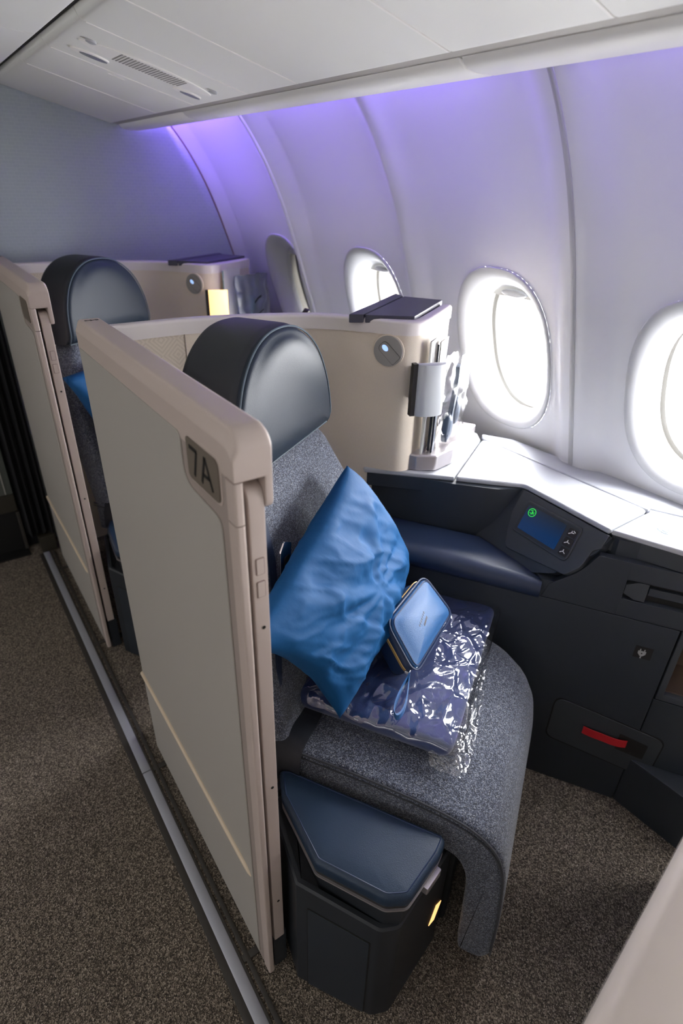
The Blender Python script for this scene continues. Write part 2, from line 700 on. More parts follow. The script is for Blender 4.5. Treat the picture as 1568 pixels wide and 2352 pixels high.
def window(i, yc):
    root = thing('window_%d' % i, None, None, (xw(yc, WZ), yc, WZ), kind='structure')
    N = 72

    def ring(a, b, dep, n=WN):
        r = []
        for k in range(N):
            t = 2 * PI * k / N
            cx, cz = super_pt(math.cos(t), math.sin(t), n)
            y, z = yc + a * cx, WZ + b * cz
            r.append((xw(y, z) + dep, y, z))
        return r
    rr = []
    for s, dep in ((0, .0015), (.0, -.003), (.03, -.0065), (.08, -.007), (.2, -.005), (.35, .0), (.5, .007), (.65, .017), (.8, .030), (.92, .044), (1, .055)):
        rr.append(ring(WA + (IA - WA) * s, WB + (IB - WB) * s, dep))
    part('reveal', loft(rr, False, False), 'reveal', root, angle=70)
    part('shade_track', loft([ring(IA, IB, .055), ring(IA - .002, IB - .002, .062), ring(IA + .004, IB + .004, .064), ring(IA + .004, IB + .004, .085)], False, False), 'reveal', root)
    part('outer_tunnel', loft([ring(IA + .004, IB + .004, .085), ring(IA + .022, IB + .022, .090), ring(IA + .026, IB + .026, .125)], False, False), 'tunnel', root)
    part('outer_seal', loft([ring(IA + .026, IB + .026, .125), ring(IA + .014, IB + .014, .128), ring(IA + .014, IB + .014, .16)], False, False), 'seal', root)
    # pane
    r = ring(IA + .002, IB + .002, .080)
    part('pane', (r, [list(range(N))]), 'pane', root)
    # blind, almost fully up, with its pull
    zt = WZ + IB
    zb = zt - .030

    def blind(u, v):
        z = zb + (zt - zb) * v
        k = max(0.0, 1 - abs((z - WZ) / IB) ** WN) ** (1 / WN)
        y = yc + IA * k * (2 * u - 1)
        return (xw(y, z) + .066, y, z)
    g = grid(blind, 14, 5)
    g2 = ([(p[0] + .004, p[1], p[2]) for p in g[0]], g[1])
    part('blind', join(g, g2), 'shade', root)
    hp = [(yc + .042 * math.cos(2 * PI * k / 24), WZ + IB - .019 + .010 * math.sin(2 * PI * k / 24)) for k in range(24)]
    part('pull', loft([[(xw(yc, p[1]) + .066 - dx, yc + (p[0] - yc) * s, WZ + IB - .019 + (p[1] - WZ - IB + .019) * s) for p in hp] for dx, s in ((0, 1), (.008, .96), (.012, .8), (.013, .4))]), 'reveal', root, angle=60)
    # portal that guides daylight sampling through this opening
    area('window_portal', (xw(yc, WZ) + .17, yc, WZ), (0, math.radians(90 - 19), 0), .36, .26, 1.0, (1, 1, 1), portal=True)


for i, yc in enumerate(WIN):
    window(i + 1, yc)

# ---- floor, bulkhead, far walls
solo('floor', box(-2.6, 1.60, -2.6, 3.6, -0.03, 0.0), 'carpet', kind='structure')
solo('wall_back', box(.245, 1.62, 2.60, 2.64, 0.0, 2.1), 'bulkhead', kind='structure')
solo('wall_front', box(-2.6, 1.62, -2.64, -2.60, 0.0, 2.1), 'ceiling', kind='structure')
solo('wall_left', box(-2.64, -2.60, -2.6, 3.6, 0.0, 2.1), 'wall_plastic', kind='structure')
solo('wall_far', box(-2.6, 1.62, 3.60, 3.64, 0.0, 2.1), 'bulkhead', kind='structure')

# ---- ceiling
def psu(x):
    return 1.627 - (x - .787) * .248


cl = solo('ceiling', join(box(-2.6, 1.3, -2.6, 3.6, 2.02, 2.06), box(.30, 1.25, -2.6, 2.6, 1.775, 1.80)), 'ceiling', kind='structure')
prof_psu = [(.400, psu(.400) + .045), (.401, psu(.405) + .016), (.406, psu(.41) + .005), (.416, psu(.416)), (.44, psu(.44)), (.60, psu(.60)), (.765, psu(.765)), (.772, psu(.772) + .002), (.774, psu(.772) + .010), (.774, psu(.772) + .03), (.44, psu(.44) + .03), (.42, psu(.42) + .05)]
ED = [2.597, 2.10, 1.805, 1.487, 1.263, .817, .541, -.03, -.60, -1.2, -2.0, -2.59]
speaker_panel = None
for a, b in zip(ED[:-1], ED[1:]):
    o = part('ceiling_panel', prism(prof_psu, 'y', b + .0012, a - .0012, .0022, 2), 'ceiling', cl)
    if abs(a - 1.805) < .001:
        speaker_panel = o
# thin paler strips paint the light caught along the panel joints
for a in ED[1:8]:
    part('joint_glint', strip([(x, a, psu(x) + .0002) for x in (.42, .55, .68, .765)], (0, .0021, 0), (0, 0, .0013)), 'ceiling_light', cl)
# panels on the aisle side of the dark gap
for a, b in ((2.59, 1.73), (1.725, .6), (.595, -.6), (-.605, -2.59)):
    part('aisle_panel', prism([(.380, 1.735), (.377, 1.728), (.370, 1.725), (.2, 1.735), (-.3, 1.79), (-.9, 1.98), (-.9, 2.02), (-.3, 1.82), (.2, 1.760), (.380, 1.755)], 'y', b, a, .002, 2), 'ceiling', cl)
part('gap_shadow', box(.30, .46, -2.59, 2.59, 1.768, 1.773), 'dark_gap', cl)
part('gap_shade', box(.3945, .3990, -2.59, 2.59, psu(.405) + .017, 1.774), 'dark_gap', cl)  # dark strip paints the shade up inside the gap
part('gap_strip', prism([(.772, 1.6345), (.800, 1.6275), (.800, 1.648), (.772, 1.654)], 'y', -2.59, 2.597), 'ceiling_grey', cl)
# valance that hides the mood light
val = [(.794, 1.648), (.793, 1.630), (.798, 1.622), (.810, 1.615), (.83, 1.612), (.87, 1.613), (.91, 1.624), (.945, 1.640), (.962, 1.651), (.966, 1.657), (.962, 1.661), (.93, 1.652), (.88, 1.640), (.83, 1.648)]
for i, (a, b) in enumerate(((2.585, 1.962), (1.958, .822), (.818, -.32), (-.324, -1.46), (-1.464, -2.59))):
    solo('trim_%d' % (5 + i), prism(val, 'y', b, a, .003, 2), 'valance', kind='structure', angle=50)

# speaker oval, grille holes, reading lights and air nozzles in the service panel
YC = 1.632


def on_psu(x, y, off):
    n = Vector((.248, 0, 1)).normalized()
    p = Vector((x, y, psu(x))) - n * off
    return tuple(p)


oval = []
for k in range(40):
    t = 2 * PI * k / 40
    c, s = math.cos(t), math.sin(t)
    oval.append((.590 + .150 * c, YC + .052 * s * abs(s) ** .35))
part('speaker_grille', loft([[on_psu(x, y, -.001) for x, y in oval], [on_psu(x, y, .0016) for x, y in oval], [on_psu(.59 + (x - .59) * .97, YC + (y - YC) * .94, .003) for x, y in oval]]), 'ceiling_light', speaker_panel)
holes = []
for i in range(21):
    for j in range(11):
        x, y = .520 + i * .0073, YC - .036 + j * .0072
        u = (x - .59) / .142
        if abs(u) < 1 and abs(y - YC) < .047 * math.sqrt(1 - u * u) * (1 - .22 * abs(u)):
            c = [on_psu(x + .0025 * math.cos(2 * PI * k / 8), y + .0025 * math.sin(2 * PI * k / 8), .0034) for k in range(8)]
            holes.append((c, [list(range(8))]))
part('speaker_hole', join(*holes), 'hole_grey', speaker_panel, kind='stuff')
for (x, y, w_, l_) in ((.485, 1.722, .042, .021), (.706, 1.700, .036, .018)):
    e = [(x + w_ * math.cos(2 * PI * k / 24), y + l_ * math.sin(2 * PI * k / 24)) for k in range(24)]
    rl = part('reading_light', loft([[on_psu(*p, -.001) for p in e], [on_psu(*p, .003) for p in e], [on_psu(x + (p[0] - x) * .9, y + (p[1] - y) * .85, .0035) for p in e]]), 'ceiling_light', speaker_panel)
    e2 = [(x + .008 + w_ * .72 * math.cos(2 * PI * k / 24), y + l_ * .62 * math.sin(2 * PI * k / 24)) for k in range(24)]
    part('light_lens', loft([[on_psu(*p, .003) for p in e2], [on_psu(*p, .0044) for p in e2]]), 'lens_grey', rl)
for (x, y) in ((.458, 1.603), (.724, 1.585)):
    e = [(x + .011 * math.cos(2 * PI * k / 16), y + .009 * math.sin(2 * PI * k / 16)) for k in range(16)]
    part('air_nozzle', loft([[on_psu(*p, -.001) for p in e], [on_psu(*p, .004) for p in e], [on_psu(x + (p[0] - x) * .5, y + (p[1] - y) * .5, .006) for p in e]]), 'reveal', speaker_panel)
part('panel_latch', strip([on_psu(x, 1.835, .0005) for x in (.555, .575, .595)], (0, .0012, 0), (0, 0, .001)), 'ceiling_light', speaker_panel)

# ---- floor trims: seat-track cover along the aisle
i0 = 10
for a, b in ((2.48, 1.155), (1.151, .452), (.448, -.6), (-.604, -2.5)):
    t = solo('trim_%d' % i0, prism([(.1735, 0.0), (.1735, .0045), (.1765, .006), (.1945, .006), (.1975, .0045), (.1975, 0.0)], 'y', b, a), 'rail', kind='structure')
    i0 += 1
solo('trim_%d' % i0, join(box(.157, .1735, -2.5, 2.48, 0, .004, .001), box(.1975, .2035, -2.5, 2.48, 0, .004, .001), box(.209, .219, -2.5, 2.48, 0, .005, .0015)), 'rail_dark', kind='structure')
i0 += 1
for y in (.595, 1.154, 1.765, 2.32):
    solo('trim_%d' % i0, box(.2035, .34, y - .008, y + .008, 0, .0045, .0015), 'rail_dark', kind='structure')
    i0 += 1

# ================================================================== THINGS
# ---- suite side wall with its sliding door leaf
def partition(label):
    t = thing('suite_side_wall', label, 'suite wall', (.262, .87, 0), group='suite walls along the aisle')
    # outer skin with a round top corner
    skin = rpoly([(.556, .016), (1.21, .016), (1.21, 1.175), (.556, 1.175)], [.006, .02, .01, .01])
    part('frame', prism(skin, 'x', .2375, .2490, .003), 'taupe_shaded', t)
    beam = rpoly([(.2368, 1.157), (.2368, 1.197), (.2450, 1.217), (.2875, 1.217), (.2875, 1.157)], [.004, .007, .007, .009, .004], 4)
    rings = []
    for y, ins in [(.5352, .0022), (.5360, .0006), (.5375, 0)] + [(.54 + .0035 * k_, 0) for k_ in range(9)] + [(.60, 0), (.9, 0), (1.20, 0), (1.2105, 0), (1.2125, .002)]:
        r = .026
        k_ = min(1, (y - .535) / r)
        zt = 1.217 - r + math.sqrt(max(0, r * r - (r - r * k_) ** 2))
        rings.append([(x, y, 1.157 + (z - 1.157) * (zt - 1.157) / .060) for x, z in inset(ccw(beam), ins)])
    part('top_beam', loft(rings), 'taupe', t)
    part('front_post', prism(rpoly([(.2366, .5345), (.2490, .5345), (.2490, .559), (.2366, .559)], .004), 'z', 1.102, 1.1568), 'taupe', t)
    part('front_post', prism(rpoly([(.2366, .5345), (.2490, .5345), (.2490, .559), (.2366, .559)], .004), 'z', .016, 1.1005), 'taupe', t)
    part('inner_tab', prism(rpoly([(.535, 1.114), (.600, 1.114), (.600, 1.16), (.535, 1.16)], [.012, .004, 0, 0]), 'x', .2765, .2872, .002), 'taupe', t)
    # white laminate panel with a notch for the seat number
    wp = rpoly([(1.199, .035), (1.199, 1.168), (.690, 1.168), (.690, 1.098), (.575, 1.092), (.575, .035)], [.004, .004, .012, .03, .02, .004])
    part('laminate_panel', prism(wp, 'x', .2345, .2380, .0015), 'door_white', t)
    part('ridge', join(tube([(.2338, y, .319) for y in (1.199, 1.0, .8, .62)] + [(.2340, .600, .3175), (.2344, .588, .314), (.2350, .582, .309)], [.0058] * 4 + [.0054, .0045, .002], 10)), 'ridge', t, 'pale ridge running along the lower panel')
    fr = part('number_frame', prism(rpoly([(.567, 1.111), (.671, 1.111), (.671, 1.176), (.567, 1.176)], [.014, .014, .010, .016]), 'x', .2362, .2380, .0008), 'taupe', t)
    pl = part('number_plate', prism(rpoly([(.571, 1.115), (.667, 1.115), (.667, 1.172), (.571, 1.172)], [.010, .010, .006, .013]), 'x', .2345, .2360), 'plate', t, 'brown seat number plate reading 7A')

    def stroke(a, b, wd=.0026):
        a, b = Vector(a), Vector(b)
        d_ = (b - a).normalized()
        n_ = Vector((-d_.y, d_.x)) * wd
        q = [a - n_, b - n_, b + n_, a + n_]
        return prism([tuple(v) for v in q], 'x', .2339, .2346)
    part('digit', join(stroke((.656, 1.161), (.632, 1.161)), stroke((.633, 1.162), (.645, 1.124))), 'ink', pl, 'dark numeral 7')
    part('letter', join(stroke((.622, 1.124), (.608, 1.163)), stroke((.608, 1.163), (.590, 1.124)), stroke((.6165, 1.1375), (.5965, 1.1375))), 'ink', pl, 'dark letter A')
    # sliding leaf parked inside, only its front edge shows
    leaf = rpoly([(.5375, .122), (1.2, .122), (1.2, 1.148), (.5375, 1.148)], [.005, .005, .005, .028])
    lf = part('door_leaf', prism(leaf, 'x', .2545, .2768, .0025), 'taupe', t)
    for z in (1.035, 1.000):
        q = rpoly([(.2595, z - .0125), (.2715, z - .0125), (.2715, z + .0125), (.2595, z + .0125)], .002)
        part('button_rim', prism(q, 'y', .5366, .5380), 'brown_trim', lf)
        q = rpoly([(.2603, z - .0117), (.2707, z - .0117), (.2707, z + .0117), (.2603, z + .0117)], .002)
        part('button', prism(q, 'y', .5358, .5380, .0006), 'taupe', lf)
    for z in (.936, .60, .26):
        part('screw_hole', cyl((.2665, z), 'y', .0026, (.5368, .5380), 14), 'black', lf)
    part('rear_core', box(.2495, .2540, .56, 1.2, .05, 1.15), 'black', t)
    part('foot', box(.2545, .285, .545, .62, .0, .121, .003), 'console_dark', t)
    part('foot', box(.2545, .285, 1.12, 1.2, .0, .121, .003), 'console_dark', t)
    # small printed key symbol on top at the rear
    part('symbol', join(box(.2520, .2560, 1.190, 1.194, 1.2168, 1.2176), box(.2560, .2720, 1.1915, 1.1925, 1.2168, 1.2176), box(.262, .265, 1.188, 1.196, 1.2168, 1.2176), box(.272, .277, 1.189, 1.195, 1.2168, 1.2176)), 'ink', t)
    return t


side_near = partition('taupe suite side wall with white panel and number plate 7A beside the aisle')

# ---- shell behind the seat
def path_pts(pts, n=10):
    """Catmull-Rom through 2D points"""
    out = []
    P = [Vector(p) for p in pts]
    P = [P[0] * 2 - P[1]] + P + [P[-1] * 2 - P[-2]]
    for i in range(1, len(P) - 2):
        for k in range(n):
            s = k / n
            a, b, c, d_ = P[i - 1], P[i], P[i + 1], P[i + 2]
            out.append(tuple(0.5 * ((2 * b) + (c - a) * s + (2 * a - 5 * b + 4 * c - d_) * s * s + (3 * b - a - 3 * c + d_) * s ** 3)))
    out.append(tuple(P[-2]))
    return out


SH = [(.921, .942), (.99, .900), (1.09, .839), (1.163, .773), (1.232, .697), (1.298, .594), (1.318, .479), (1.322, .410), (1.334, .376), (1.368, .358), (1.442, .354), (1.520, .353), (1.595, .353)]
SHP = path_pts(SH, 8)


def arc_len(path):
    L = [0]
    for a, b in zip(path[:-1], path[1:]):
        L.append(L[-1] + (Vector(b) - Vector(a)).length)
    return L


SHL = arc_len(SHP)


def wall_along(path, z0, z1, t0, t1, rnd=0.0):
    """vertical wall following a plan path; offsets t0 (seat side) to t1 (outside), along the left-hand normal"""
    rings = []
    N = len(path)
    for i in range(N):
        a = Vector(path[max(0, i - 1)]); b = Vector(path[min(N - 1, i + 1)])
        d_ = (b - a).normalized()
        n_ = Vector((-d_.y, d_.x))
        p = Vector(path[i])
        if rnd:
            pr = [(t0, z0), (t0, z1 - rnd), (t0 + rnd * .3, z1 - rnd * .3), (t0 + rnd, z1), (t1 - rnd, z1), (t1, z1 - rnd), (t1, z0)]
        else:
            pr = [(t0, z0), (t0, z1), (t1, z1), (t1, z0)]
        rings.append([(p.x + n_.x * t, p.y + n_.y * t, z) for t, z in pr])
    return loft(rings)


def shell_uv(p):
    best, bl = 1e9, 0
    for q, l in zip(SHP, SHL):
        dd = (q[0] - p[0]) ** 2 + (q[1] - p[1]) ** 2
        if dd < best:
            best, bl = dd, l
    return (bl, p[2])


def shell(label):
    t = thing('seat_shell', label, 'seat shell', (1.2, .70, 0), 'S', group='beige seat shells')
    k = 16
    part('fabric_panel', wall_along(SHP[:k + 1], .02, 1.150, 0, .022), 'weave_diamond', t, uv=shell_uv, label='beige wall fabric with woven diamonds')
    k2 = 50
    part('fabric_panel', wall_along(SHP[k:k2 + 1], .02, 1.150, 0.0004, .022), 'weave', t, uv=shell_uv)
    part('fabric_panel', wall_along(SHP[k2:], .8005, 1.150, 0.0004, .022), 'weave', t, uv=shell_uv)
    part('panel_seam', tube([(SHP[k][0] - .0006, SHP[k][1] - .0006, z) for z in (.4, .7, 1.0, 1.15)], .0011, 6), 'taupe_shaded', t)
    part('rim', wall_along(SHP, 1.150, 1.183, -.003, .028, .007), 'rim', t, angle=50)
    part('rim_shadow', wall_along(SHP, 1.147, 1.1505, .001, .02), 'taupe_shaded', t)
    # monitor housing behind the right-hand part, dark lid in two pieces
    part('housing', prism([(1.345, .377), (1.60, .377), (1.60, .50), (1.325, .50)], 'z', .80, 1.172), 'console_mid', t)
    part('counter_lid', prism(rpoly([(1.352, .381), (1.613, .381), (1.613, .490), (1.310, .490), (1.322, .46)], .004), 'z', 1.172, 1.1905, .002), 'counter', t)
    part('counter_lid', prism(rpoly([(1.308, .4925), (1.613, .4925), (1.640, .523), (1.292, .523)], .003), 'z', 1.172, 1.1915, .002), 'counter', t)
    # round reading light set in the fabric
    c, z = .429, 1.112
    part('light_bezel', cyl((c, z), 'x', .0395, (1.3165, 1.3225), 40, .002), 'weave', t, uv=lambda p: (p[1], p[2]))
    dc = part('reading_light', cyl((c, z), 'x', .0362, (1.3140, 1.3225), 40, .002), 'disc_grey', t, 'round grey reading light')

    def tilt(p):
        a = math.radians(42)
        return (c + p[0] * math.cos(a) - p[1] * math.sin(a), z + p[0] * math.sin(a) + p[1] * math.cos(a))
    q = [tilt(p) for p in rpoly([(-.032, -.014), (.024, -.014), (.024, .014), (-.032, .014)], [.004, .012, .012, .004])]
    part('light_line', prism(q, 'x', 1.3136, 1.3150), 'ink', dc)
    q = [tilt(p) for p in rpoly([(-.0312, -.0132), (.0232, -.0132), (.0232, .0132), (-.0312, .0132)], [.004, .012, .012, .004])]
    part('light_cover', prism(q, 'x', 1.3130, 1.3145), 'disc_grey', dc)
    q = [tilt((.010 + .009 * math.cos(2 * PI * j / 16), .001 + .006 * math.sin(2 * PI * j / 16))) for j in range(16)]
    part('light_lens', prism(q, 'x', 1.3124, 1.3135), 'lens_blue', dc)
    # silver foot of the front corner
    foot = rpoly([(1.352, .385), (1.352, .345), (1.372, .296), (1.440, .268), (1.655, .250), (1.66, .351), (1.40, .351), (1.385, .385)], [.008, .012, .022, .03, .008, .008, .008, .008])
    part('corner_foot', prism(foot, 'z', .8005, .845, .005, 3), 'silver', t)
    # half-round side lamp on a dark spine
    A, B = Vector((1.281, .3445)), Vector((1.326, .288))
    e = (B - A).normalized()
    nrm = Vector((-e.y, e.x)) * -1
    if nrm.dot(Vector((-1, -1))) < 0:
        nrm = -nrm
    L = (B - A).length
    arc = [tuple(A + e * (L * .5 - L * .5 * math.cos(PI * j / 14)) + nrm * (.018 * math.sin(PI * j / 14))) for j in range(15)]
    arc += [tuple(B - nrm * .006), tuple(A - nrm * .006)]
    sp = part('lamp_spine', prism([tuple(A - e * .010 + nrm * .004), tuple(A + e * .001 + nrm * .004), tuple(A + e * .001 - nrm * .012), tuple(A - e * .010 - nrm * .012)], 'z', .977, 1.101), 'ink', t)
    part('lamp_bracket', prism([tuple(A - nrm * .004), tuple(B - nrm * .004), tuple(B - nrm * .012 + e * .0), (1.36, .357), (1.325, .372)], 'z', 1.0, 1.08), 'console_mid', t)
    part('lamp_shade', prism(arc, 'z', .977, 1.101, .0015, 2), 'lamp_grey', t, 'half-round side lamp, unlit', angle=60)
    return t


shell_near = shell('near beige seat shell with white rim behind the black headrest')

# ---- the seat
CP = [(-.46, .475), (-.24, .478), (-.11, .472), (-.03, .460), (.018, .440), (.050, .410), (.068, .370), (.078, .310), (.086, .20), (.089, .09), (.086, .06), (.070, .042), (.036, .042), (.018, .062), (.012, .18), (.006, .29), (-.012, .338), (-.04, .354), (-.11, .362), (-.46, .368)]
CP = [CP[0]] + [CP[i] for i in range(1, len(CP))]
W0, W1 = .672, 1.197


def front_cut(w):
    r = .105
    if w > W1 - r:
        s = min(1, (w - (W1 - r)) / r)
        return r * (1 - math.sqrt(max(0, 1 - s * s))) * .95
    r = .03
    if w < W0 + r:
        s = min(1, (W0 + r - w) / r)
        return r * (1 - math.sqrt(max(0, 1 - s * s))) * .3
    return 0


def seat_profile():
    top = path_pts(CP, 4)
    return ccw(top)


def build_cushion():
    P = seat_profile()
    rings = []
    ws = []
    R = .017
    for k in range(6):
        a = PI / 2 * k / 5
        ws.append((W0 + R * (1 - math.cos(a)), R * (1 - math.sin(a)) * .9))
    for k in range(1, 16):
        ws.append((W0 + R + (W1 - W0 - 2 * R) * k / 16, 0))
    for k in range(5, -1, -1):
        a = PI / 2 * k / 5
        ws.append((W1 - R * (1 - math.cos(a)), R * (1 - math.sin(a)) * .9))
    for w_, ins in ws:
        q = inset(P, ins)
        ring = []
        u = (w_ - W0) / (W1 - W0)
        for d_, z in q:
            cut = front_cut(w_) * min(1, max(0, (d_ + .13) / .1))
            dz = .006 * math.sin(PI * u) if z > .42 else 0
            ring.append((w_, -(d_ - cut), z + dz))
        rings.append(ring)
    return loft(rings)


def headrest_outline():
    h = [(.735, .990), (.739, 1.06), (.752, 1.115), (.778, 1.165), (.818, 1.203), (.868, 1.226), (.925, 1.233)]
    full = h + [(1.85 - x, z) for x, z in h[-2::-1]]
    sm = path_pts(full, 5)
    return ccw(sm)


def seat(label, grp):
    t = thing('aircraft_seat', label, 'seat', (.93, .30, 0), 'S', group=grp)
    cu = part('seat_cushion', build_cushion(), 'fabric', t, angle=60)
    edge = [p for p in path_pts(CP[:10], 5)]
    part('piping', join(tube([(W0 + .003, -(d_ - front_cut(W0 + .003)) , z - .004) for d_, z in edge], .0028, 6), tube([(W0 - .0005, -(d_ - .004), z - .012) for d_, z in edge], .0018, 6)), 'fabric_edge', cu)
    part('seat_base', box(.735, 1.16, .02, .42, .0, .362, .01), 'box_body', t)
    # backrest
    bo = rpoly([(.672, .44), (1.19, .44), (1.19, .80), (1.10, 1.0), (.75, 1.0), (.672, .80)], [.03, .03, .12, .08, .08, .12], 8)

    def bf(p, s):
        z = p[1]
        lean = .395 + (z - .44) * .20
        wing = .035 * max(0, abs(p[0] - .93) / .26) ** 3
        return (p[0], lean - s - wing + .0, z)
    part('backrest', puff(bo, bf, -.10, .0, .03, .014, 7), 'fabric', t, angle=60)
    # headrest: leather front in a darker leather hood
    ho = headrest_outline()

    def hf(p, s):
        z = p[1]
        sag = .018 * ((p[0] - .925) / .19) ** 2
        low = .020 * max(0, (1.03 - z) / .045) ** 2
        return (p[0], .500 - s + sag * -.6 + low + (z - 1.1) * .06, z)
    hr = part('headrest', puff(ho, hf, -.125, -.004, .016, 0.0, 2), 'leather_side', t, angle=50)
    part('headrest_front', puff(inset(ho, .006), hf, -.02, .006, .012, .012, 7), 'leather', hr, angle=60)
    rim_o = inset(ho, .004)
    part('headrest_piping', tube([hf(p, .0008) for p in rim_o], .0019, 6, closed=True), 'stitch', hr)
    # seat belt with its metal tongue by the aisle side
    part('belt_strap', strip([(.700, .405, .60), (.745, .428, .72), (.770, .450, .84), (.772, .470, .93)], (.012, 0, .003), (0, .0012, 0)), 'leather_navy', t)
    bk = rpoly([(.762, .812), (.800, .806), (.806, .870), (.780, .886), (.764, .870)], .006)
    hole = rpoly([(.774, .822), (.793, .818), (.797, .850), (.777, .852)], .004)
    part('belt_buckle', prism(bk, 'y', .427, .431, .001), 'chrome', t, 'chrome seat-belt tongue')
    part('belt_slot', prism(hole, 'y', .4262, .4275), 'ink', t)
    # leather flap over the rear aisle corner of the cushion
    fl = [(.655, .375, .40), (.658, .375, .455), (.672, .375, .486), (.705, .375, .492), (.74, .375, .489), (.80, .38, .486)]
    part('corner_flap', strip(fl, (0, .034, 0), (.0012, 0, .002)), 'leather_side', t, angle=60)
    return t


seat_near = seat('aircraft seat in grey fabric with black leather headrest, holding the blue pillow', 'window seats')

# ---- storage box with padded armrest lid
def storage_box(label):
    t = thing('armrest_box', label, 'storage box', (.60, .2, 0), 'S', group='armrest boxes')
    body = rpoly([(.507, .274), (.507, .112), (.527, .082), (.700, .029), (.705, .385), (.622, .392)], [.004, .025, .02, .01, .004, .01])
    body = ccw(body)

    def ztop(p):
        return .330 + max(0, (p[0] - .53)) * .10 + max(0, p[1] - .10) * .16
    rings = []
    for s, ins in ((0, .006), (.0, .003), (1, .0)):
        pass
    b2 = inset(body, .004)
    b3 = inset(body, .012)
    rings = [[(p[0], p[1], 0.0) for p in b2], [(p[0], p[1], .004) for p in body], [(p[0], p[1], ztop(p) - .004) for p in body], [(p[0], p[1], ztop(p)) for p in b2], [(p[0], p[1], ztop(p)) for p in b3], [(p[0], p[1], ztop(p) - .02) for p in b3]]
    part('body', loft(rings), 'box_body', t)
    dp = rpoly([(.128, .004), (.250, .004), (.250, .292), (.128, .275)], .004)
    part('door_panel', prism(dp, 'x', .5048, .5090, .001), 'box_panel', t)
    part('door_gap', prism(rpoly([(.126, .004), (.252, .004), (.252, .295), (.126, .278)], .004), 'x', .5062, .5090), 'ink', t)
    lid = ccw(rpoly([(.516, .240), (.509, .108), (.527, .073), (.615, .046), (.655, .041), (.662, .364), (.652, .384), (.604, .352)], [.02, .03, .02, .02, .016, .016, .016, .02], 6))
    li = inset(lid, .004)
    part('lid_base', prism(inset(lid, .011), 'z', .315, .3915, .004), 'box_body', t)
    part('lid_trim', prism(inset(lid, .0005), 'z', .3918, .3950), 'silver', t, 'thin silver line around the lid')
    part('lid_gap', prism(li, 'z', .3950, .401), 'ink', t)
    pad = part('lid_pad', puff(lid, lambda p, s: (p[0], p[1], s), .401, .435, .011, .004, 5), 'leather_pad', t, 'blue-black leather lid pad', angle=60)
    part('stitching', tube([(p[0], p[1], .4345) for p in inset(lid, .0085)], .0011, 5, closed=True), 'pouch_side', pad)
    # silver push latch and warm courtesy light on the front
    A, B = Vector((.527, .082)), Vector((.700, .029))
    e = (B - A).normalized()
    n_ = Vector((e.y, -e.x))
    if n_.y > 0:
        n_ = -n_

    def on_front(s, z, off):
        q = A + e * s + n_ * off
        return (q.x, q.y, z)
    part('latch', prism([(.052, .376), (.098, .376), (.098, .394), (.052, .394)], lambda p, s: on_front(p[0], p[1], s), -.010, .0165, .003), 'silver', t)
    part('courtesy_light', prism([(.128, .128), (.150, .118), (.170, .162), (.148, .176)], lambda p, s: on_front(p[0], p[1], s), -.003, .0012), 'glow', t, 'small warm courtesy light')
    return t


box_near = storage_box('dark box with a padded leather lid in front of the near seat')

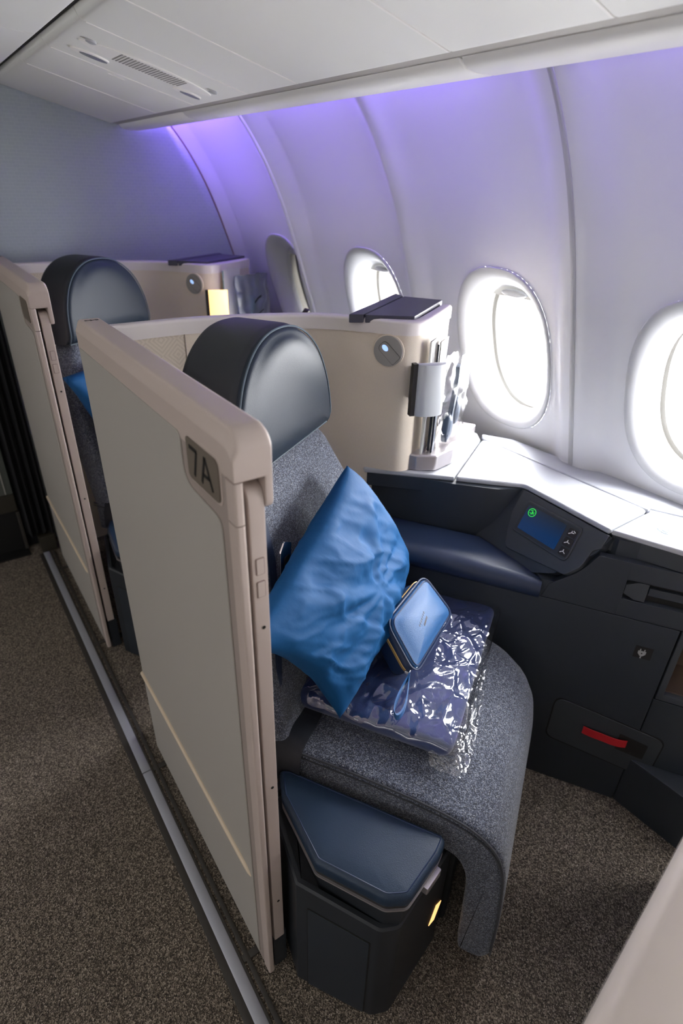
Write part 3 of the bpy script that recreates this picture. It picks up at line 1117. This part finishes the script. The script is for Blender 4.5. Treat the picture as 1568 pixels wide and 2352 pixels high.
# ---- side console
def console(label, full=True):
    t = thing('side_console', label, 'console', (1.40, .0, 0), 'S', group='window-side consoles')
    S2 = lambda w_, d_, z: (w_, -d_, z)
    # lower panels, in the plane next to the cushion
    part('lower_panel', box(1.222, 1.245, -.332, .46, .0, .599, .002), 'console_dark', t)
    part('lower_panel', box(1.222, 1.245, -.62, -.3335, .0, .386, .002), 'console_dark', t)
    part('footwell_wedge', prism([(1.2215, .334), (1.135, .487), (1.10, .60), (1.2215, .60)], lambda p, s: (p[0], -p[1], s), .0, .17, .004), 'console_dark', t)
    # access hatch with a red pull strap
    h = rpoly([(.125, .158), (.385, .120), (.392, .262), (.125, .304)], .026)
    part('hatch_gap', prism(rpoly([(.1218, .1548), (.3882, .1168), (.3952, .2652), (.1218, .3072)], .026), lambda p, s: (s, -p[0], p[1]), 1.2208, 1.2225), 'black', t)
    ha = part('hatch', prism(h, lambda p, s: (s, -p[0], p[1]), 1.2196, 1.2222, .0012), 'console_mid', t)
    part('hatch_pocket', prism(rpoly([(.292, .190), (.360, .181), (.362, .232), (.292, .246)], .004), lambda p, s: (s, -p[0], p[1]), 1.2190, 1.2200), 'ink', ha)
    st = []
    for k in range(13):
        u = k / 12
        st.append((1.2172 - .006 * math.sin(PI * u) - .0015 * math.sin(9 * u), -(.207 + .107 * u), .222 - .004 * u + .0015 * math.sin(7 * u)))
    part('pull_strap', strip(st, (0, 0, .0125), (.0007, 0, 0)), 'red', ha, 'red fabric pull strap')
    # power socket symbol
    ic = lambda p, s: (s, -p[0], p[1])
    part('socket_plate', prism([(.258, .497), (.296, .497), (.296, .531), (.258, .531)], ic, 1.2212, 1.2222), 'ink', t)
    cx, cz = .2745, .512
    shp = [prism(rpoly([(cx - .0085, cz + .007), (cx + .0085, cz + .007), (cx + .0085, cz - .001), (cx + .003, cz - .008), (cx - .003, cz - .008), (cx - .0085, cz - .001)], .001), ic, 1.2206, 1.2214)]
    shp += [prism([(cx + a - .0012, cz + .007), (cx + a + .0012, cz + .007), (cx + a + .0012, cz + .0125), (cx + a - .0012, cz + .0125)], ic, 1.2206, 1.2214) for a in (-.0045, .0045)]
    shp += [prism([(cx - .0014, cz - .007), (cx + .0014, cz - .007), (cx + .0014, cz - .015), (cx - .0014, cz - .015)], ic, 1.2206, 1.2214)]
    part('socket_symbol', join(*shp), 'icon_grey', t, 'grey mains plug symbol')
    part('socket_symbol_dot', cyl((cx, cz), ic, .0018, (1.2203, 1.2208), 10), 'ink', t)
    # open cubby beside the panel
    part('cubby_frame', join(box(1.2212, 1.36, -.350, -.3355, .400, .598, .003), box(1.2212, 1.36, -.62, -.3355, .388, .408, .003)), 'console_mid', t)
    part('cubby_inside', join(box(1.345, 1.355, -.62, -.350, .405, .598), box(1.235, 1.345, -.62, -.350, .4085, .412)), 'cubby', t)
    # upper body: recessed wall, angled handset face, straight face
    zt = .785
    ub = [(1.345, -.47), (1.352, -.24), (1.372, -.13), (1.41, -.06), (1.262, .142), (1.2415, .16), (1.2415, .62), (1.42, .62), (1.60, .20), (1.66, -.10), (1.70, -.25), (1.66, -.36), (1.36, -.38)]
    part('upper_body', prism(ub, lambda p, s: (p[0], -p[1], s), .60, zt), 'console_dark', t)
    # fascia strip under the top, and front face built around the long slot
    fp = [(1.316, -.468), (1.342, -.36), (1.368, -.238), (1.402, -.070), (1.395, -.058)]
    part('fascia', prism([(1.3175, -.466), (1.3425, -.352), (1.3675, -.238), (1.4025, -.072), (1.43, -.07), (1.42, -.24), (1.37, -.466)], lambda p, s: (p[0], -p[1], s), .748, .786, .002), 'console_dark', t)
    part('fascia_button', prism([(1.3635, -.205), (1.3755, -.150), (1.3915, -.150), (1.3795, -.205)], lambda p, s: (p[0] - .001, -p[1], s), .760, .773, .0008), 'console_mid', t)
    fa = [(1.222, .125), (1.222, .62), (1.2425, .62), (1.2425, .125)]

    def face(d0, d1, z0, z1):
        return box(1.222, 1.2425, -d1, -d0, z0, z1, .0015)
    part('front_face', join(prism(rpoly([(.028, .6005), (.197, .6005), (.197, .745), (.128, .745), (.112, .715), (.090, .684), (.040, .640)], [.003, 0, 0, .004, .02, .02, .004]), ic, 1.222, 1.2425, .0015), face(.196, .62, .700, .745), face(.196, .62, .6005, .648)), 'console_dark', t)
    part('slot_lip', prism([(1.2530, .146), (1.2262, .281), (1.2235, .32), (1.2235, .62), (1.2430, .62), (1.2700, .146)], lambda p, s: (p[0], -p[1], s), .7465, .787, .0015), 'console_mid', t)
    part('slot_inside', box(1.238, 1.2418, -.62, -.196, .648, .700), 'black', t)  # black box puts the slot's inner darkness into the colour
    part('slot_wedge', prism([(.198, .662), (.222, .650), (.244, .650), (.244, .698), (.222, .698), (.198, .686)], lambda p, s: (s, -p[0], p[1]), 1.2235, 1.240, .002), 'console_mid', t)
    part('slot_bar', box(1.2265, 1.240, -.62, -.246, .668, .688, .002), 'console_dark', t)
    # angled handset face
    P2, P3 = Vector((1.399, -.066)), Vector((1.249, .137))
    e = (P3 - P2).normalized()
    n_ = Vector((-e.y, e.x))
    if n_.x > 0:
        n_ = -n_

    def hs(p, s):
        q = P2 + e * p[0] + n_ * ((.785 - p[1]) * .607 + s * .855)
        return (q.x, -q.y, p[1] + s * .519)
    part('corner_filler', prism([(1.2236, .022), (1.2236, .150), (1.30, .150), (1.34, -.05)], lambda p, s: (p[0], -p[1], s), .600, .648), 'console_dark', t)
    part('handset_wall', prism([(-.13, .62), (.09, .62), (.19, .668), (.25, .745), (.262, .785), (-.03, .785)], hs, -.03, -.001), 'console_dark', t)
    bz = rpoly([(.000, .786), (.002, .735), (.020, .690), (.038, .657), (.215, .676), (.238, .705), (.242, .745), (.256, .757), (.256, .786)], [0, .01, .02, .02, .022, .014, .012, .004, 0])
    part('handset_face', prism(bz, hs, -.03, .0035, .003), 'console_mid', t)
    r1 = rpoly([(.030, .698), (.203, .698), (.197, .774), (.027, .771)], [.012, .014, .010, .012])
    hb = part('handset', prism(r1, hs, .002, .0072, .003), 'console_mid', t, 'docked handset with screen and call keys')
    r2 = rpoly([(.037, .7025), (.198, .7025), (.193, .7695), (.034, .767)], .006)
    part('handset_bezel', prism(r2, hs, .006, .0080), 'console_dark', hb)
    part('screen', prism(rpoly([(.045, .708), (.163, .708), (.158, .7645), (.041, .7625)], .003), hs, .0078, .0086), 'screen', hb)
    c0, c1 = .060, .751
    gr = []
    for j in range(28):
        a = 2 * PI * j / 28
        gr.append((c0 + .0105 * math.cos(a), c1 + .0085 * math.sin(a)))
    ringp = [hs(p, .0090) for p in gr]
    gparts = [tube(ringp, .0009, 5, closed=True)]
    for a, b in (((-.006, .003), (.000, .005)), ((.000, .005), (.000, -.005)), ((.000, -.001), (.006, .002)), ((-.006, -.002), (.000, -.003)), ((.001, .001), (.006, -.003))):
        gparts.append(tube([hs((c0 + a[0], c1 + a[1]), .0089), hs((c0 + b[0], c1 + b[1]), .0089)], .0010, 5))
    part('screen_icon', join(*gparts), 'green_ink', hb, 'green round symbol on the screen')
    for j, (sx, z) in enumerate(((.180, .7555), (.183, .7355), (.186, .7155))):
        k_ = part('key', prism(rpoly([(sx - .0115, z - .009), (sx + .0115, z - .009), (sx + .0115, z + .009), (sx - .0115, z + .009)], .003), hs, .0078, .0098, .0008), 'ink', hb)
        ms = [tube([hs((sx - .007, z - .004), .0102), hs((sx - .001, z), .0102), hs((sx - .001, z + .004), .0102)], .0011, 5), tube([hs((sx - .001, z), .0102), hs((sx + .006, z + .001 - .002 * j), .0102)], .0010, 5)]
        if j == 0:
            ms.append(tube([hs((sx + .002, z + .005), .0102), hs((sx + .008, z + .003), .0102)], .0010, 5))
        part('key_symbol', join(*ms), 'icon_white', k_)
    # padded side armrest
    rings = []
    for k in range(25):
        u = k / 24
        d_ = -.45 + .474 * u
        back_w = 1.345 if d_ < -.15 else 1.345 + (1.236 - 1.345) * (d_ + .15) / .174
        end = 1 - max(0, (u - .94) / .06) * .12
        zt_ = .652 if d_ < -.15 else .652 - .010 * (d_ + .15) / .174
        pr = [(1.210, .602), (1.203, .612), (1.201, .626), (1.206, .640), (1.217, .650), (1.232, zt_ + .002), (1.26 if back_w > 1.28 else (1.232 + back_w) / 2, zt_ + .003), (back_w, zt_), (back_w, .602)]
        rings.append([S2(w_ if z < .6025 else w_, d_, .602 + (z - .602) * end) for w_, z in pr])
    part('armrest_pad', loft(rings), 'leather_navy', t, 'padded navy armrest', angle=60)
    # top panels with a rounded silver nose
    def top(poly, name='top_panel', z1=.800, m='console_top'):
        return part(name, prism(poly, lambda p, s: (p[0], -p[1], s), .786, z1, .0045, 3), m, t)
    top([(1.312, -.471), (1.3645, -.2425), (1.655, -.232), (1.700, -.25), (1.72, -.32), (1.60, -.52), (1.36, -.52)])
    top(rpoly([(1.3652, -.2385), (1.4025, -.068), (1.251, .1375), (1.388, .2185), (1.662, -.225)], [.007, .03, .007, .016, .016]))
    top([(1.2525, .1425), (1.2235, .281), (1.19, .62), (1.35, .62), (1.395, .2235), (1.386, .2235)])
    top([(1.667, -.225), (1.393, .2195), (1.40, .225), (1.36, .62), (1.41, .50), (1.60, .035), (1.70, -.14), (1.70, -.235)], 'rear_strip')
    # contactless symbol printed on the top
    c = Vector((1.294, .245))
    ax = Vector((.9, -.43)).normalized()
    sym = []
    for r_ in (.014, .022):
        arc = []
        for j in range(-5, 6):
            a = math.radians(230 + j * 9)
            arc.append((c.x + r_ * math.cos(a) + .012, -(c.y + .012 + r_ * math.sin(a)), .8004))
        sym.append(tube(arc, .0012, 5))
    sym.append(prism(rpoly([(c.x + .005, c.y + .014), (c.x + .018, c.y + .007), (c.x + .024, c.y + .018), (c.x + .011, c.y + .025)], .003), lambda p, s: (p[0], -p[1], s), .7998, .8010))
    part('contactless_symbol', join(*sym), 'icon_blue', t, 'blue-grey contactless symbol')
    return t


console_near = console('dark console with white top, handset screen and red strap hatch under the windows')

# ---- second row: copies one row further back
rows = []
side_far = copy_tree(side_near, skip=('digit', 'letter'))
side_far.location.y += PITCH
side_far['label'] = 'taupe suite side wall further along the aisle, beside the dark curtain'
for ch in COL.objects:
    if ch.parent == side_far and ch.name.startswith('number_plate'):
        ch['label'] = 'brown seat number plate'
shell_far = copy_tree(shell_near)
shell_far.location.y += PITCH
shell_far['label'] = 'rear beige seat shell with a lit side lamp in front of the bulkhead'
lamp = [c for c in COL.objects if c.parent == shell_far and c.name.startswith('lamp_shade')][0]
lamp.data = lamp.data.copy()
lamp.data.materials[0] = MAT['lamp_warm']
lamp['label'] = 'half-round side lamp glowing warm'
seat_far = copy_tree(seat_near)
seat_far.location.y += PITCH
seat_far['label'] = 'rear aircraft seat with black headrest, half hidden by the near suite wall'
box_far = copy_tree(box_near)
box_far.location.y += PITCH
box_far['label'] = 'dark armrest box half hidden between the two suite walls'
console_far = copy_tree(console_near)
console_far.location.y += PITCH
console_far['label'] = 'rear console behind the near seat shell, below the far windows'

# ---- pillow on the seat
def make_pillow(C, th, seed, n=80, amp=1.0):
    Bc, Rc, Tc, Lc = [Vector(c) for c in C]
    cen = (Bc + Rc + Tc + Lc) / 4
    nrm = (Rc - Lc).cross(Tc - Bc).normalized()
    if nrm.y > 0:
        nrm = -nrm

    def surf(side):
        def fn(u, v):
            p = Bc * (1 - u) * (1 - v) + Rc * u * (1 - v) + Tc * u * v + Lc * (1 - u) * v
            e = 16 * u * (1 - u) * v * (1 - v)
            eu, ev = 4 * u * (1 - u), 4 * v * (1 - v)
            pull = (.16 if u < .5 else -.10) * ev * (1 - eu) ** 2 + (.02 if v > .5 else .0) * eu * (1 - ev) ** 2
            p = p + (cen - p) * pull
            h = th * (max(e, 0) ** .42) * (1 if side > 0 else -.75)
            q = Vector((u * 3.0 + seed, v * 3.0, side * 2.0))
            wr = noise.noise(q) * .016 + noise.noise(q * 2.3) * .008
            ang = math.atan2(v - .42, u - .55)
            rr = math.hypot(v - .42, u - .55)
            folds = math.sin(ang * 9 + 2.2 * noise.noise(q * 1.5)) * .0060 * min(1, rr * 3.0) * (1 - min(1, rr * 1.25)) * 1.6
            fold2 = math.sin((u * 1.1 + v * .55) * 26 + 3 * noise.noise(q)) * .0026 * (1 - abs(v - .35))
            q3 = Vector((u * 5 + v * 2 + seed, v * 1.6 - u * .8, side))
            cr = (1 - abs(noise.noise(q3 * 1.6)) * 3.2)
            crease = max(0, cr) ** 2 * .006 + max(0, 1 - abs(noise.noise(q3 * 3.1)) * 3.5) ** 2 * .0028
            return tuple(p + nrm * (h + (wr * .8 + folds + fold2 + crease) * amp * min(1, e * 3) * side))
        return grid(fn, n, n)
    return join(surf(1), surf(-1))


pl = solo('pillow', make_pillow([(.722, .285, .552), (1.215, .305, .600), (1.035, .412, .935), (.56, .385, .835)], .064, 3.1), 'pillow',
          'bright blue cotton pillow leaning on the near seat back', 'pillow', (.88, .33, .55), 'S', 'blue pillows', angle=180)
pl2 = solo('pillow', make_pillow([(.70, .300, .50), (1.12, .30, .58), (1.02, .40, .96), (.585, .385, .945)], .062, 8.4, 26), 'pillow',
           'blue pillow on the rear seat, only a sliver showing past the suite wall', 'pillow', (.93, .33, .5), 'S', 'blue pillows', angle=180)
pl2.location.y += PITCH

# ---- blanket in a clear wrapper
def rect_outline(w0, w1, b0, b1, r, n=5):
    return rpoly([(w0, b0), (w1, b0), (w1, b1), (w0, b1)], r, n)


def dense(poly, step):
    out = []
    for i in range(len(poly)):
        a, b = Vector(poly[i]), Vector(poly[(i + 1) % len(poly)])
        k = max(1, int((b - a).length / step))
        for j in range(k):
            out.append(tuple(a + (b - a) * j / k))
    return out


bl = thing('wrapped_blanket', 'navy folded blanket sealed in clear crinkled plastic on the seat', 'blanket', (1.0, .24, .478), 'S')
bout = dense(rect_outline(.765, 1.262, .070, .425, .03), .012)


def crumple(vf, amp, sc, seed, edge=0.0, facet=False):
    V = []
    for p in vf[0]:
        q = Vector(p) * sc + Vector((seed, seed * .7, 0))
        a = 1 - abs(noise.noise(q)) * 2
        b = 1 - abs(noise.noise(q * 2.1 + Vector((5, 2, 1)))) * 2
        c = noise.noise(q * .5)
        if facet:
            dv = noise.voronoi(Vector((p[0] * 15 + p[1] * 6, p[1] * 24 - p[0] * 5, seed)))[0]
            dw = noise.voronoi(Vector((p[0] * 26, p[1] * 44 + p[0] * 22, seed + 3)))[0]
            a = 1.6 * (1 - min(1, (dv[1] - dv[0]) * 1.6)) - .5
            b = .9 * (1 - min(1, (dw[1] - dw[0]) * 1.6)) - .3
        V.append((p[0] + noise.noise(q * 1.3 + Vector((9, 0, 0))) * edge, p[1] + noise.noise(q * 1.3 + Vector((0, 9, 0))) * edge, p[2] + (a * .6 + b * .4 + c * .6) * amp * (1 if p[2] > .50 else .2)))
    return V, vf[1]


part('folded_cloth', crumple(puff(bout, lambda p, s: (p[0], p[1], s), .483, .526, .018, .006, 12), .006, 7, 2.0), 'blanket', bl, angle=180)
wout = dense(rect_outline(.752, 1.276, .055, .434, .02), .004)
wr = crumple(puff(wout, lambda p, s: (p[0], p[1], s), .4795, .534, .016, .006, 60), .0085, 15, 4.0, .006, True)
part('plastic_wrap', wr, 'film', bl, 'clear crinkled plastic wrapper', angle=180)
# gathered end flap of the bag
fl = []


def flap(u, v):
    w_ = .752 + .30 * u
    b_ = .062 - .030 * v * (1 - u * .5)
    z = .500 - .016 * v + .008 * noise.noise(Vector((w_ * 60, v * 4, 1)))
    return (w_ + .006 * noise.noise(Vector((w_ * 40, v * 3, 7))), b_, z)


part('wrap_flap', grid(flap, 60, 8), 'film', bl, angle=180)


def flap2(u, v):
    b_ = .055 + .06 * u
    w_ = .760 - .020 * v
    return (w_ + .005 * noise.noise(Vector((b_ * 90, v * 5, 3))), b_ - .012 * v, .506 - .020 * v + .009 * noise.noise(Vector((b_ * 90, v * 5, 11))))


part('wrap_flap', grid(flap2, 26, 10), 'film', bl, angle=180)

# ---- amenity pouch
po = thing('amenity_pouch', 'small glossy blue zipped pouch lying on the wrapped blanket', 'pouch', (.96, .2, .56), 'S')
Bq, Rq, Tq, Lq = [Vector(c) for c in ((.870, .178, .578), (1.071, .151, .598), (1.084, .230, .673), (.908, .259, .661))]
nq = Vector((-.161, -.663, .731)).normalized()
uq = (Rq - Bq).normalized()
vq = nq.cross(uq).normalized()


def to2(p):
    dd = p - Bq
    return (dd.dot(uq), dd.dot(vq))


def pq(p, s):
    return tuple(Bq + uq * p[0] + vq * p[1] + nq * s)


po_out = ccw(rpoly([to2(Bq), to2(Rq), to2(Tq), to2(Lq)], [.022, .026, .024, .036], 8))
part('back_body', puff(po_out, lambda p, s: pq(p, -s), .006, .074, .016, .003, 4), 'pouch_side', po, angle=60)
part('front_panel', puff(inset(po_out, .003), pq, -.010, .004, .008, .012, 8), 'pouch', po, 'glossy mid-blue front', angle=60)
part('piping', join(tube([pq(p, -.002) for p in inset(po_out, -.0008)], .0024, 6, closed=True), tube([pq(p, .004) for p in inset(po_out, .007)], .0011, 6, closed=True)), 'pouch_side', po)
# zip tape round two sides: use the outline points from the bottom corner over the left side to the top
zp = [p for p in po_out]
lo = min(range(len(zp)), key=lambda i: (Vector(zp[i]) - Vector(to2(Bq))).length)
hi = min(range(len(zp)), key=lambda i: (Vector(zp[i]) - Vector(to2(Tq))).length)
seq = []
i = lo
while True:
    seq.append(zp[i])
    if i == hi:
        break
    i = (i - 1) % len(zp)
zip_path = [pq(p, -.026) for p in seq]
cq = Vector((sum(p[0] for p in po_out) / len(po_out), sum(p[1] for p in po_out) / len(po_out)))
zr = []
for p in seq:
    dv = (Vector(p) - cq).normalized()
    a = Vector(p) + dv * .0002
    b = Vector(p) + dv * .0022
    zr.append([pq(a, -.0225), pq(b, -.0235), pq(b, -.0285), pq(a, -.0295)])
zo = part('zip', loft(zr), 'zipper', po, 'gold zip')
pend = Vector(zip_path[0])
part('zip_slider', box(pend.x - .009, pend.x + .006, pend.y - .006, pend.y + .006, pend.z - .004, pend.z + .007, .003), 'chrome', po)
# strap loop lying on the plastic
lp = []
h0 = pend + Vector((-.004, -.006, -.002))
for k in range(33):
    a = 2 * PI * k / 32
    rr = (1 - math.cos(a)) / 2
    wd = math.sin(a) * .014 * (rr ** .8)
    pos = h0 + Vector((-.118, -.010, 0)) * rr + Vector((.25, -1, 0)).normalized() * wd
    pos.z = h0.z + (.563 - h0.z) * min(1, rr * 3)
    lp.append(tuple(pos))
part('wrist_strap', strip(lp, (.0004, .0004, .0065), (.0016, .0014, 0)), 'pouch', po)
em = []
for (a, b) in (((.082, .058), (.122, .068)), ((.094, .050), (.118, .056))):
    for k in range(7):
        u = k / 7
        x, y = a[0] + (b[0] - a[0]) * u, a[1] + (b[1] - a[1]) * u
        em.append(tube([pq((x, y - .0022), .0163), pq((x + .0022, y + .0024), .0163)], .00045, 4))
part('embossed_lettering', join(*em), 'zipper', po)

# ---- headset in its clear bag and folded leaflets by the shell corner
def headset_pack(dy, label, cloth, k=1.0, film='bag_film'):
    t = thing('headset_pack', label, 'headset pack', (1.50, .29, .846), 'S', group='bagged headsets by the lamps')

    def sheet(side):
        def fn(u, v):
            w_ = 1.425 + .155 * k * u + .012 * math.sin(v * 4)
            z = .847 + .235 * k * v - .03 * abs(u - .5) * (1 - v)
            e = 4 * u * (1 - u)
            b_ = .298 - .03 * (u - .5) + side * (.020 * e * (1 - v * .55) + .004)
            q = Vector((w_ * 22, z * 22, side * 3))
            return (w_ + .004 * noise.noise(q), b_ + .010 * noise.noise(q * 1.4), z + .006 * noise.noise(q * 1.7))
        return grid(fn, 22, 28)
    part('clear_bag', join(sheet(-1), sheet(1)), film, t, angle=180)
    band = [(1.455 + .075 * math.sin(PI * k / 16) * .35 + .05 * k / 16, .295, .875 + .175 * math.sin(PI * .5 * k / 16)) for k in range(17)]
    part('headband', strip(band, (.010, 0, .002), (0, .006, 0)), cloth, t, angle=60)
    cup = rpoly([(1.448, .852), (1.490, .852), (1.506, .90), (1.486, .935), (1.452, .925), (1.438, .885)], .015)
    part('ear_cup', puff(cup, lambda p, s: (p[0], .300 - s, p[1]), -.008, .010, .006, .004, 4), cloth, t, angle=60)
    cup = rpoly([(1.510, .885), (1.548, .880), (1.562, .925), (1.548, .96), (1.516, .95), (1.503, .92)], .014)
    part('ear_cup', puff(cup, lambda p, s: (p[0], .296 - s, p[1]), -.008, .010, .006, .004, 4), cloth, t, angle=60)
    t.location.y += dy
    return t


headset_pack(0, 'dark headset in a clear plastic bag against the bright window', 'headset')
hp2 = headset_pack(PITCH, 'pale bagged headset standing beside the glowing lamp', 'paper_teal', 1.22, 'milky_film')
part('printed_line', strip([(1.475, .262, 1.035), (1.505, .262, 1.050), (1.53, .262, 1.055)], (0, 0, .004), (0, .0006, 0)), 'ink', hp2)
part('printed_line', strip([(1.485, .262, .985), (1.515, .262, .992), (1.545, .262, 1.000)], (0, 0, .0022), (0, .0006, 0)), 'ink', hp2)


def leaflet(dy, label, w0, w1, b_, z0, z1, m, band=None, lean=0.0, grp='leaflets behind the side lamps'):
    t = thing('leaflet', label, 'leaflet', ((w0 + w1) / 2, b_, z0), 'S', group=grp)

    def fn(off):
        def g(u, v):
            return (w0 + (w1 - w0) * u + lean * v, b_ + off + .004 * math.sin(PI * v) * (u - .5), z0 + (z1 - z0) * v)
        return g
    part('cover', join(grid(fn(0), 6, 8), grid(fn(.004), 6, 8)), m, t)
    pg = part('spine', box(w0 - .001, w0 + .002, b_ - .0005, b_ + .0045, z0, z1 - .002), band or 'paper', t)
    t.location.y += dy
    return t


leaflet(0, 'grey ribbed leaflet standing between the side lamp and the near shell', 1.362, 1.430, .336, .8455, 1.135, 'icon_grey')
leaflet(0, 'white folded card with a dark edge behind the side lamp', 1.395, 1.470, .325, .8455, 1.125, 'paper', 'paper_dark', .018)
leaflet(0, 'dark blue card showing below the side lamp', 1.385, 1.412, .314, .8455, .985, 'headset', 'paper_dark')
leaflet(PITCH, 'tall pale leaflet behind the bagged headset near the bulkhead', 1.380, 1.500, .338, .8455, 1.160, 'paper', 'paper_teal')

# small dark card leaning on the far console under the first window
cd = solo('tablet', join(strip([(1.135, 1.93, .96), (1.150, 1.90, 1.005), (1.166, 1.868, 1.055)], (0, .016, 0), (.003, 0, .002))), 'ink', 'small dark tilted bar showing above the near shell rim below the far window', 'fitting', (1.15, 1.9, .96))

# ---- curtain, monument wall and threshold at the far end of the aisle
def drape(u, v):
    x = .130 + .112 * u
    y = 2.515 + .014 * math.sin(u * 26) * (1 - .3 * v) + .004 * math.sin(u * 61)
    return (x, y, .085 + .01 * math.sin(u * 20) * (1 - v) + 1.62 * v)


g = grid(drape, 60, 12)
cu_o = thing('curtain', 'heavy black curtain hanging beside the rear suite wall', 'curtain', (.185, 2.52, 0))
part('drape', join(g, ([(p[0], p[1] + .006, p[2]) for p in g[0]], g[1])), 'curtain', cu_o, angle=80)
part('gap_blocker', box(.120, .246, 2.585, 2.60, 0, 1.70), 'curtain', cu_o)  # black sheet added to hide the lit gap below the hem
part('curtain_rail', tube([(.12, 2.52, 1.708), (.25, 2.52, 1.708)], .006, 8), 'seam', cu_o)
part('floor_block', box(.172, .236, 2.487, 2.55, 0, .078, .004), 'kick', cu_o)
mo = thing('galley_wall', 'grey-green galley wall with dark kick plate at the far end of the aisle', 'cabinet', (-.2, 2.6, 0))
part('panel', box(-.9, .128, 2.565, 2.62, .275, 1.72, .003), 'monument', mo)
part('kick_strip', box(-.9, .128, 2.560, 2.62, .195, .2745, .003), 'kick', mo)
part('kick_plate', box(-.9, .118, 2.564, 2.62, .0, .1945, .002), 'black', mo)
part('edge_strip', box(.117, .131, 2.556, 2.60, .0, .19, .003), 'rail_dark', mo)
part('threshold', box(-.9, .128, 2.50, 2.563, .0, .006, .002), 'black', mo)
part('hinge', box(.098, .102, 2.561, 2.566, .28, 1.6), 'ceiling_grey', mo)

# ---- side wall of the suite in front, just below the camera
fg = thing('suite_wall_end', 'blurred taupe suite wall end close to the camera at the lower right', 'suite wall', (.6, -.02, 0))
ang = math.atan2(.026, .168)
c_, s_ = math.cos(ang), math.sin(ang)


def fgp(a, b, z):
    return (.215 + a * c_ - b * s_, .0335 + a * s_ + b * c_, z)


ring = [(0, -.004, 0.0), (0, -.004, .985)]
pr = [(0.0, .02), (0.0, .985), (-.004, .997), (-.014, 1.003), (-.05, .997), (-.064, .993), (-.068, .990), (-.26, .955), (-.27, .94), (-.27, .02)]
part('body', loft([[fgp(a, b, z) for b, z in pr] for a in (0.0, .004, .9)]), 'fg_taupe', fg, angle=50)
pr2 = [(-.080, .9895), (-.083, .9915), (-.245, .9625), (-.248, .959)]
part('inset_panel', loft([[fgp(a, b, z) for b, z in pr2] for a in (.02, .88)]), 'fg_white', fg)

# ---- ribbed canopy of the jet bridge placed to block daylight at the far window
jb = thing('jet_bridge_blocker', 'dark ribbed jet bridge canopy added outside the far window to block daylight', 'jet bridge', (1.95, 2.7, -.5))
for k in range(9):
    y = 1.99 + .16 * k
    part('bellows_rib', prism([(1.80, y), (1.86, y - .06), (1.95, y - .06), (1.95, y + .06), (1.86, y + .06)], 'z', -.5, 2.4), 'canopy', jb)
part('backing', box(1.95, 2.05, 1.90, 3.5, -.5, 2.4), 'canopy', jb)
part('end_blocker', box(1.47, 1.95, 1.88, 1.905, -.5, 2.4), 'canopy', jb)  # unseen end wall added to keep skylight off the canopy
part('sky_blocker', box(1.45, 2.05, 1.88, 3.5, 1.9, 1.95), 'canopy', jb)  # unseen cover added to shut out the sky above the canopy
